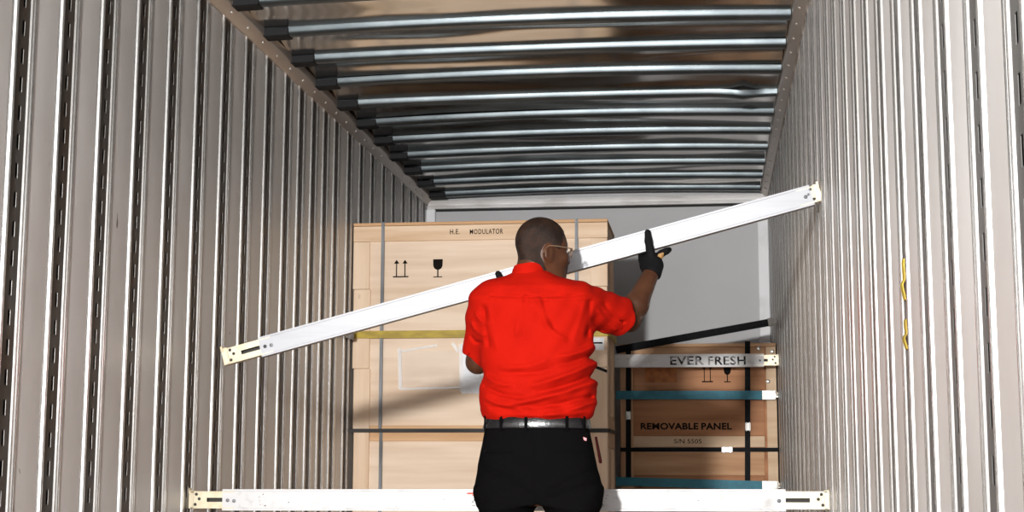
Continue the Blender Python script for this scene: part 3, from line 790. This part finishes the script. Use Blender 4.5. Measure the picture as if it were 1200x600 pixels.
PY = 5.42
BASE = Vector((onY(631, 500, PY).x, PY, 0))
def pl(x, y, dy=0.0): return np.array((onY(x, y, PY + dy) - BASE)[:])
person = thing('person', BASE, 'man in red shirt and black trousers seen from behind lifting a long white bar', 'person')

# --- head in its own frame: x forward, y left, z up, origin between the ears
def head_core(X, Y, Z):
    d = ell(X, Y, Z, (-.008, 0, .043), (.100, .079, .096))
    d = smin(d, ell(X, Y, Z, (.030, 0, -.028), (.064, .062, .088)), .05)
    d = smin(d, ell(X, Y, Z, (.060, 0, -.088), (.034, .034, .028)), .04)          # chin
    ay = np.abs(Y)
    d = smin(d, seg(X, ay, Z, (.000, .056, -.035), (.052, .026, -.088), .018, .018), .035)   # jaw
    d = smin(d, seg(X, ay, Z, (.078, .010, .034), (.066, .046, .030), .011, .010), .02)      # brow
    d = smin(d, ell(X, ay, Z, (.070, .040, -.020), (.022, .022, .020)), .03)                 # cheek
    d = smin(d, seg(X, Y, Z, (.088, 0, .018), (.106, 0, -.020), .009, .014), .018)           # nose
    d = smin(d, ell(X, ay, Z, (.098, .013, -.026), (.011, .010, .009)), .012)
    d = smin(d, ell(X, Y, Z, (.092, 0, -.052), (.012, .022, .008)), .010)                    # lips
    d = smin(d, ell(X, Y, Z, (.089, 0, -.064), (.012, .020, .008)), .010)
    d = -smin(-d, ell(X, ay, Z, (.090, .031, .010), (.014, .018, .011)), .014)               # eye sockets
    return d
def ears(X, Y, Z):
    ay = np.abs(Y); c, s_ = math.cos(.35), math.sin(.35)
    R = ((c, -s_ * .9, -.25), (s_, c, 0), (.25, 0, 1))
    d = ell(X, ay, Z, (-.006, .083, -.006), (.021, .0095, .035), R)
    d = -smin(-d, ell(X, ay, Z, (-.002, .093, -.004), (.011, .009, .020), R), .006)
    d = smin(d, ell(X, ay, Z, (.004, .080, -.034), (.009, .007, .010)), .010)
    d = smin(d, ell(X, ay, Z, (.010, .080, -.008), (.006, .006, .009)), .008)
    return d
def head_all(X, Y, Z): return smin(head_core(X, Y, Z), ears(X, Y, Z), .010)
HS = .96; HA = math.radians(27)
HO = pl(635.5, 297.0, .03)
_tilt = math.radians(3)
Hm = Matrix.Rotation(HA, 3, 'Z') @ Matrix.Rotation(_tilt, 3, 'Y')
Hn = np.array(Hm)
def to_head(X, Y, Z):
    x, y, z = (X - HO[0]) / HS, (Y - HO[1]) / HS, (Z - HO[2]) / HS
    return (Hn[0, 0] * x + Hn[1, 0] * y + Hn[2, 0] * z, Hn[0, 1] * x + Hn[1, 1] * y + Hn[2, 1] * z, Hn[0, 2] * x + Hn[1, 2] * y + Hn[2, 2] * z)
def from_head(p): return np.array((Hm @ Vector(p)) * HS) + HO

# --- lofted trunk: outline rows read from the photograph, depth from the build of the figure
def rows_to_loft(rows, grow=0.0):
    zz, cx, aw, bd, cy = [], [], [], [], []
    for y, xl, xr, b, c in rows:
        L = pl(xl, y); R_ = pl(xr, y); zz.append(L[2]); cx.append((L[0] + R_[0]) / 2); aw.append((R_[0] - L[0]) / 2 + grow); bd.append(b + grow); cy.append(c)
    o = np.argsort(zz); return [np.array(v)[o] for v in (zz, cx, aw, bd, cy)]
def loft_fn(tab, p=2.3):
    zz, cx, aw, bd, cy = tab
    def fn(X, Y, Z):
        z = Z.ravel(); a = np.interp(z, zz, aw)[None, None, :]; b = np.interp(z, zz, bd)[None, None, :]
        c = np.interp(z, zz, cx)[None, None, :]; e = np.interp(z, zz, cy)[None, None, :]
        r = (np.abs((X - c) / a) ** p + np.abs((Y - e) / b) ** p) ** (1 / p)
        d = (r - 1) * np.minimum(a, b)
        return np.maximum(d, np.maximum(Z - zz[-1], zz[0] - Z))
    return fn
TORSO = [(318, 603, 641, .060, .01), (324, 590, 654, .078, .01), (331, 576, 669, .096, .005), (339, 566, 682, .112, 0), (350, 559, 690, .124, 0), (372, 557, 692, .134, .005),
         (400, 560, 694, .138, .01), (440, 565, 696, .138, .015), (466, 561, 698, .140, .015), (480, 561, 698, .138, .015), (488, 565, 695, .130, .015), (494, 571, 688, .118, .015)]
HIPS = [(486, 573, 686, .112, .015), (495, 570, 689, .118, .015), (503, 568, 690, .121, .015), (520, 565, 694, .128, .012), (545, 560, 699, .134, .008), (575, 558, 703, .130, .005), (592, 561, 702, .118, .005)]

# joints
shL, shR = pl(574, 354, .01), pl(676, 354, .02)
elL, elR = pl(560, 424, .09), pl(737, 375, .22)
def beam_at(px):
    a, b = BL.copy(), BR.copy()
    lo, hi = 0.0, 1.0
    for _ in range(40):
        t = (lo + hi) / 2
        if proj(a.lerp(b, t))[0] < px: lo = t
        else: hi = t
    return a.lerp(b, lo)
_ax = (BR - BL).normalized(); _n = Vector((0, 1, 0)); _n = (_n - _ax * _n.dot(_ax)).normalized(); _u = _ax.cross(_n) * -1
if _u.z < 0: _u = -_u
def hand_frame(px):
    c = beam_at(px)
    return lambda s, a, b: np.array((c + _ax * s + _u * a + _n * b - BASE)[:])
hR, hL = hand_frame(757), hand_frame(592)
wrR = hR(-.008, -.128, -.045); wrL = hL(-.02, -.125, -.06)
def hand(F, H, W, sg, g=0.0, fingers=True):
    """palm below the beam, thumb up its near face, index along the lower edge, three fingers curled up behind"""
    k = .012
    F.cone(W, H(-.002 * sg, -.085, -.022), .031 + g, .034 + g, k)
    F.cone(H(-.026 * sg, -.078, -.006), H(.016 * sg, -.078, -.010), .021 + g, .022 + g, .015)
    F.cone(H(-.028 * sg, -.098, -.018), H(.012 * sg, -.098, -.020), .022 + g, .023 + g, .015)
    def chain(pts, rs):
        for (p, q), (r0, r1) in zip(zip(pts[:-1], pts[1:]), zip(rs[:-1], rs[1:])): F.cone(p, q, r0 + g, r1 + g, .006)
    chain([H(.006 * sg, -.078, -.039), H(.007 * sg, -.040, -.0435), H(.010 * sg, -.008, -.0435), H(.016 * sg, .026, -.041)], [.0175, .0155, .0150, .0125])
    chain([H(.020 * sg, -.074, -.012), H(.046 * sg, -.065, -.018), H(.066 * sg, -.060, -.012), H(.078 * sg, -.056, .002)], [.0145, .014, .013, .011])
    for i, (s, ln) in enumerate(((.010, 1.0), (-.014, .96), (-.036, .82))):
        chain([H(s * sg, -.066, -.004), H(s * sg, -.060, .034), H((s + .003) * sg, -.030, .043), H((s + .006) * sg, -.030 + .034 * ln, .041)], [.0125, .012, .011, .0095])

# --- body: one continuous skin under the clothes
bf = Field((-.42, -.26, -.01), (.56, .72, 1.86), .006)
bf.add(lambda X, Y, Z: loft_fn(rows_to_loft(TORSO, -.034))(X, Y, Z), (-.3, -.2, .95), (.3, .2, 1.6))
bf.add(lambda X, Y, Z: loft_fn(rows_to_loft(HIPS, -.014))(X, Y, Z), (-.3, -.2, .68), (.3, .2, 1.1), .03)
nk = pl(621, 330, .005)
bf.cone(nk, from_head((-.030, 0, -.03)), .064, .060, .03)
def head_in(X, Y, Z): return head_all(*to_head(X, Y, Z)) * HS
bf.add(head_in, HO - .15, HO + .16, .016)
for sh, el, wr in ((shL, elL, wrL), (shR, elR, wrR)):
    bf.cone(sh, el, .050, .043, .03); mid = el + (wr - el) * .3
    bf.cone(el, mid, .042, .046, .02); bf.cone(mid, wr, .046, .030, .02)
hand(bf, hR, wrR, 1, -.004); hand(bf, hL, wrL, -1, -.004)
lgL, lgR = pl(594, 592), pl(670, 592)
for lg, s in ((lgL, -1), (lgR, 1)):
    kn = np.array((lg[0] + s * .01, .0, .47)); an = np.array((lg[0] + s * .02, .01, .09))
    bf.cone(lg, kn, .088, .062, .04); bf.cone(kn, an, .058, .040, .03); bf.cone(an, an + (0.01 * s, .13, -.05), .04, .030, .03)
body = bf.mesh('body', SKIN, person, 2)

# --- hair, beard, eyes, glasses
hf = Field((-.15, -.10, -.13), (.12, .10, .16), .004)
def hair_fn(X, Y, Z):
    d = smin(head_core(X, Y, Z), np.maximum(seg(X, Y, Z, (-.030, 0, -.03), (-.048, 0, -.14), .061, .065), X + .005 + Z * .25), .02) - .0022
    line = (X - .062) * .86 + (.055 - Z) * .35                     # hairline over the brow
    side = np.minimum(.018 - Z + np.zeros_like(X), X + .012 + Z * 0) # cleared in front of and below the ear
    low = -.10 - Z
    cut = np.maximum(np.maximum(line, low), -smin(seg(X, np.abs(Y), Z, (.0, .085, -.012), (.045, .075, -.05), .036, .06), 0.5 + 0 * X, .001))
    return np.maximum(d, cut)
hf.add(hair_fn, (-.15, -.10, -.13), (.12, .10, .16))
hair = hf.mesh('hair', HAIR, person, 1)
HM = Matrix.Translation(Vector(HO)) @ (Hm.to_4x4() @ Matrix.Scale(HS, 4))
gf = Field((.02, -.06, -.14), (.13, .06, -.02), .003)
def beard_fn(X, Y, Z):
    d = head_core(X, Y, Z) - .0018
    ring = np.maximum(np.maximum(.062 - X, Z + .038), np.abs(Y) - .030)
    lips = ell(X, Y, Z, (.098, 0, -.058), (.016, .020, .013))
    return np.maximum(np.maximum(d, ring), -lips)
gf.add(beard_fn, (.02, -.06, -.14), (.13, .06, -.02))
hair.matrix_local = HM
beard = gf.mesh('beard', HAIR, person, 1); beard.matrix_local = HM
for s in (-1, 1):
    eb = MB(); c = Vector((.0815, s * .031, .010)); r = .0115; rings = []
    for i in range(1, 8):
        t = math.pi * i / 8; rings.append([c + Vector((r * math.cos(t), r * math.sin(t) * math.cos(q), r * math.sin(t) * math.sin(q))) for q in [math.pi * j / 5 for j in range(10)]])
    eb.loft(rings); e = eb.build('eye', [EYEW], person, smooth=80); e.matrix_local = HM
    ib = MB(); c2 = c + Vector((.0095, 0, 0)); ib.loft([[c2 + Vector((h, .0055 * k * math.cos(q), .0055 * k * math.sin(q))) for q in [math.pi * j / 5 for j in range(10)]] for k, h in ((1, 0), (.6, .002))])
    i_ = ib.build('iris', [DARKHOLE], e)
gl = MB()
for s in (-1, 1):
    ring = []
    for j in range(21):
        q = 2 * math.pi * j / 20; ring.append((.112 - .006 * abs(math.cos(q)) * 0 - .010 * (math.cos(q) * .5 + .5) * 1.0, s * (.033 + .024 * math.cos(q)), .008 + .018 * math.sin(q)))
    gl.tube(ring, .0022, 6, caps=False)
    gl.tube([(.100, s * .057, .014), (.088, s * .074, .018), (.03, s * .086, .020), (-.006, s * .088, .018), (-.020, s * .087, .006), (-.026, s * .084, -.010)], .0024, 6)
gl.tube([(.110, -.010, .012), (.115, 0, .015), (.110, .010, .012)], .0015, 6)
glasses = gl.build('spectacles', WIRE, person, smooth=60); glasses.matrix_local = HM
for s in (-1, 1):
    lb_ = MB(); lb_.poly([(.112 - .010 * (math.cos(q) * .5 + .5), s * (.033 + .0232 * math.cos(q)), .008 + .0172 * math.sin(q)) for q in [2 * math.pi * j / 20 for j in range(20)]])
    lb_.build('lens', LENS, glasses)

# --- shirt
sf = Field((-.36, -.24, .98), (.48, .42, 1.62), .0048)
sf.add(lambda X, Y, Z: loft_fn(rows_to_loft(TORSO))(X, Y, Z), (-.32, -.2, .98), (.32, .2, 1.6))
hmL = shL + (elL - shL) * .90; hmR = shR + (elR - shR) * .86
sf.cone(shL, hmL, .076, .066, .045, clip=True); sf.cone(shR, hmR, .080, .074, .045, clip=True)
sf.cone(hmL + (hmL - shL) * .1, hmL - (hmL - shL) * .25, .055, .055, 0, op='sub'); sf.cone(hmR + (hmR - shR) * .1, hmR - (hmR - shR) * .25, .061, .061, 0, op='sub')
sl, X, Y, Z = sf.block((-.36, -.24, .98), (.48, .42, 1.62))
disp = np.zeros(sf.F.shape, np.float32)
FOLDS = [  # photo pixels on the back: x0,y0,x1,y1, height (m), half width (m)
    (574, 346, 690, 344, -.003, .004), (574, 350, 690, 348, .002, .006),
    (612, 348, 606, 392, .004, .008), (618, 348, 614, 396, -.004, .007), (632, 350, 641, 380, .005, .009), (641, 380, 662, 398, .005, .010), (638, 352, 650, 384, -.005, .008),
    (690, 352, 686, 392, -.006, .007), (684, 356, 672, 396, .004, .010), (566, 360, 572, 404, -.006, .008), (573, 362, 582, 406, .004, .010),
    (694, 404, 655, 418, .006, .010), (694, 412, 650, 428, -.005, .009), (696, 424, 625, 452, .008, .011), (696, 436, 632, 460, -.007, .010), (697, 446, 610, 472, .007, .011),
    (690, 464, 600, 480, -.006, .009), (694, 470, 640, 486, .006, .009), (568, 440, 600, 452, .006, .010), (566, 452, 612, 466, -.006, .009), (568, 466, 620, 480, .006, .009),
    (575, 478, 640, 470, -.005, .008), (588, 430, 640, 424, .004, .010), (590, 437, 650, 432, -.004, .009), (600, 486, 690, 482, .004, .007),
    (550, 378, 566, 392, .005, .008), (548, 392, 562, 400, -.005, .007), (556, 366, 572, 380, .004, .008), (700, 362, 722, 384, .005, .008), (706, 352, 730, 372, -.005, .007), (694, 372, 712, 388, -.005, .008)]
for x0, y0, x1, y1, amp, wd in FOLDS:
    a, b = pl(x0, y0, -.1), pl(x1, y1, -.1); dx, dz = b[0] - a[0], b[2] - a[2]; L2 = dx * dx + dz * dz
    t = ((X - a[0]) * dx + (Z - a[2]) * dz) / L2; tc = np.clip(t, 0, 1)
    bow_ = .010 * np.sin(np.pi * tc)
    d2 = (X - a[0] - tc * dx) ** 2 + (Z - a[2] - tc * dz + bow_) ** 2
    disp += (2.3 * amp * np.exp(-d2 / wd ** 2) * (.35 + .65 * np.sin(np.pi * (.1 + .8 * tc)))).astype(np.float32) * (Y < .12)
zz = Z
blouse = np.exp(-((Z - pl(600, 480)[2]) / .035) ** 2)
disp += (.004 * blouse * np.sin(X * 62 + 3 * np.sin(Z * 23)) + .0022 * np.sin(X * 31 + Z * 44 + 2 * np.sin(Z * 17)) + .0016 * np.sin(X * 70 - Z * 52 + Y * 40)).astype(np.float32)
sf.F -= disp
shirt = sf.mesh('shirt', SHIRT, person, 1)
# collar: folded band round the neck
cb = MB(); ct = pl(621, 311, .005); cbm = pl(620, 324, .005); rings = []
for f, wx, wy, dz in ((0, .060, .062, -.006), (0, .0625, .064, .002), (0.15, .0655, .067, -.001), (.6, .0685, .070, 0), (1.0, .0725, .074, -.002), (1.02, .0715, .073, -.006), (.85, .066, .068, -.004), (.3, .062, .064, -.004)):
    c = ct + (cbm - ct) * f
    rings.append([(c[0] + wx * math.sin(q), c[1] - wy * math.cos(q), c[2] + dz - .022 * (1 - math.cos(q)) * .9 + .002 * math.sin(5 * q)) for q in [2 * math.pi * j / 40 for j in range(40)]])
rings.append(rings[0])
cb.loft(rings, True, False)
collar = cb.build('collar', SHIRT, shirt, smooth=60)

# --- trousers with belt
tf = Field((-.34, -.22, .05), (.36, .24, 1.08), .006)
hips = rows_to_loft(HIPS)
tf.add(lambda X, Y, Z: loft_fn(hips)(X, Y, Z), (-.3, -.2, .68), (.3, .2, 1.08))
for lg, s in ((lgL, -1), (lgR, 1)):
    kn = np.array((lg[0] + s * .01, .0, .47)); an = np.array((lg[0] + s * .02, .01, .07))
    tf.cone(lg + (0, 0, .04), kn, .102, .086, .04); tf.cone(kn, an, .086, .080, .03, clip=True)
sl, X, Y, Z = tf.block((-.34, -.22, .05), (.36, .24, 1.08))
seat = pl(634, 560)
disp = -.006 * np.exp(-((X - seat[0]) / .010) ** 2) * np.clip((1.0 - Z) / .1, 0, 1) * (Y < .05)
for x0, y0, x1, y1, amp, wd in ((566, 540, 615, 560, .005, .010), (566, 552, 625, 578, -.005, .009), (690, 545, 640, 572, .005, .011), (698, 565, 645, 585, -.005, .010), (575, 585, 625, 590, .004, .010), (566, 528, 600, 531, -.004, .004)):
    a, b = pl(x0, y0, -.1), pl(x1, y1, -.1); dx, dz = b[0] - a[0], b[2] - a[2]
    tc = np.clip(((X - a[0]) * dx + (Z - a[2]) * dz) / (dx * dx + dz * dz), 0, 1)
    disp = disp + amp * np.exp(-((X - a[0] - tc * dx) ** 2 + (Z - a[2] - tc * dz) ** 2) / wd ** 2) * (Y < .1)
disp = disp + .003 * np.sin(Z * 42 + 4 * np.sin(X * 14)) * (Z < .8)
tf.F -= disp.astype(np.float32)
trousers = tf.mesh('trousers', TROUSER, person, 2)
def hip_ring(py, g, n=64):
    z = pl(630, py)[2]; zz, cx, aw, bd, cy = hips; a, b, c, e = [np.interp(z, zz, v) for v in (aw, bd, cx, cy)]; out = []
    for j in range(n):
        q = 2 * math.pi * j / n; cs, sn = math.cos(q), math.sin(q); p = 2 / 2.3
        out.append((c + (a + g) * abs(cs) ** p * (1 if cs > 0 else -1), e + (b + g) * abs(sn) ** p * (1 if sn > 0 else -1), z))
    return out
bl = MB(); bl.loft([hip_ring(503, .002), hip_ring(502.5, .008), hip_ring(501.5, .0095), hip_ring(490, .0095), hip_ring(489, .008), hip_ring(488.5, .002)], True, False)
belt = bl.build('belt', BELT, person, smooth=50)
for q in (-2.75, -2.2, -1.66, -1.0, -.45, .6, 2.4):
    z0, z1 = pl(630, 505)[2], pl(630, 487.5)[2]; j = int(round((q % (2 * math.pi)) / (2 * math.pi) * 64)) % 64
    p = Vector(hip_ring(496, .0105)[j]); nr = Vector(hip_ring(496, .02)[j]) - p; nr.normalize(); tg = nr.cross(Vector((0, 0, 1)))
    lp = MB(); lp.ribbon([(p.x, p.y, z0), (p.x, p.y, z1)], tg, .011, tuple(nr), .003); lp.build('belt_loop', TROUSER, trousers)
# pocket welt, its button, red tag and pen
def on_back(px, py, g=.0):
    w = pl(px, py); z = w[2]; zz, cx, aw, bd, cy = hips; a, b, c, e = [np.interp(z, zz, v) for v in (aw, bd, cx, cy)]
    r = min(abs((w[0] - c) / a), .995); return np.array((w[0], e - (b + g) * (1 - r ** 2.3) ** (1 / 2.3), z))
for xa, xb in ((571, 604), (652, 686)):
    wl = MB(); wl.ribbon([on_back(xa + (xb - xa) * i / 6, 529, .003) for i in range(7)], (0, 0, 1), .008, (0, -1, 0), .003); wl.build('pocket_welt', TROUSER, trousers)
c = on_back(572, 529.5, .006)
bt = MB(); bt.loft([[(c[0] + r * math.cos(t), c[1] - d, c[2] + r * math.sin(t)) for t in [math.pi * i / 5 for i in range(10)]] for r, d in ((.007, 0), (.0065, .003), (.003, .003))]); bt.build('pocket_button', TROUSER, trousers)
c = on_back(687, 514.5, .004)
tg_ = MB(); tg_.prism([(c[0] - .006, c[1] - .004, c[2] + .006), (c[0] + .006, c[1] - .002, c[2] + .002), (c[0] + .005, c[1] - .002, c[2] - .008), (c[0] - .004, c[1] - .004, c[2] - .005)], (0, -.002, 0))
tg_.build('pocket_tag', mat('pink_tag', (.75, .28, .30), .6), trousers)
pen = MB(); a = pl(697, 512, .02); b = pl(703, 543, .0)
pen.tube([a + (0.004, 0, 0), b + (.002, 0, .006), b + (.003, 0, 0)], [.0045, .006, .004], 8)
pen.build('key_tag', mat('dark_red_leather', (.03, .004, .004), .8, spec=0.05), trousers, smooth=50)
# --- gloves
for H, W, sg, e in ((hR, wrR, 1, elR), (hL, wrL, -1, elL)):
    c = H(0, -.06, 0); g_ = Field(c - .15, c + (.15, .14, .15), .0036)
    hand(g_, H, W, sg, .0)
    dirw = (e - W) / np.linalg.norm(e - W)
    g_.cone(W - dirw * .03, W + dirw * .012, .034, .039, .012, clip=True)
    go = g_.mesh('glove', GLOVE, person, 1)
    if sg == 1:
        pf = Field(c - .15, c + (.15, .14, .15), .0036); hand(pf, H, W, sg, .0022)
        cc = H(.034, -.092, -.030); pf.F = np.maximum(pf.F, 0) if False else pf.F
        s2, X, Y, Z = pf.block(c - .15, c + (.15, .14, .15))
        u2 = np.array(_u[:]); a2 = np.array(_ax[:])
        P = [X - cc[0], Y - cc[1], Z - cc[2]]
        su = P[0] * u2[0] + P[1] * u2[1] + P[2] * u2[2]; sa = P[0] * a2[0] + P[1] * a2[1] + P[2] * a2[2]
        sa = sa - su * .35
        pf.F = np.maximum(pf.F, np.maximum(np.maximum(np.abs(su) - .028, np.abs(sa) - .013), np.abs(P[1] + 0 * X) - .05)).astype(np.float32)
        pf.mesh('palm_patch', TAN, go, 1)
# --- shoes
for lg, s in ((lgL, -1), (lgR, 1)):
    x = lg[0] + s * .02
    f_ = Field((x - .08, -.14, -.004), (x + .08, .26, .14), .005)
    f_.cone((x, -.02, .065), (x + s * .01, .15, .045), .046, .040, .03); f_.cone((x, -.06, .05), (x, -.02, .085), .040, .045, .03); f_.ell((x + s * .012, .17, .036), (.046, .065, .034), .03)
    s2, X, Y, Z = f_.block((x - .08, -.14, -.004), (x + .08, .26, .14)); f_.F = np.maximum(f_.F, .004 - Z + 0 * X).astype(np.float32)
    f_.mesh('shoe', SHOE, person, 1)
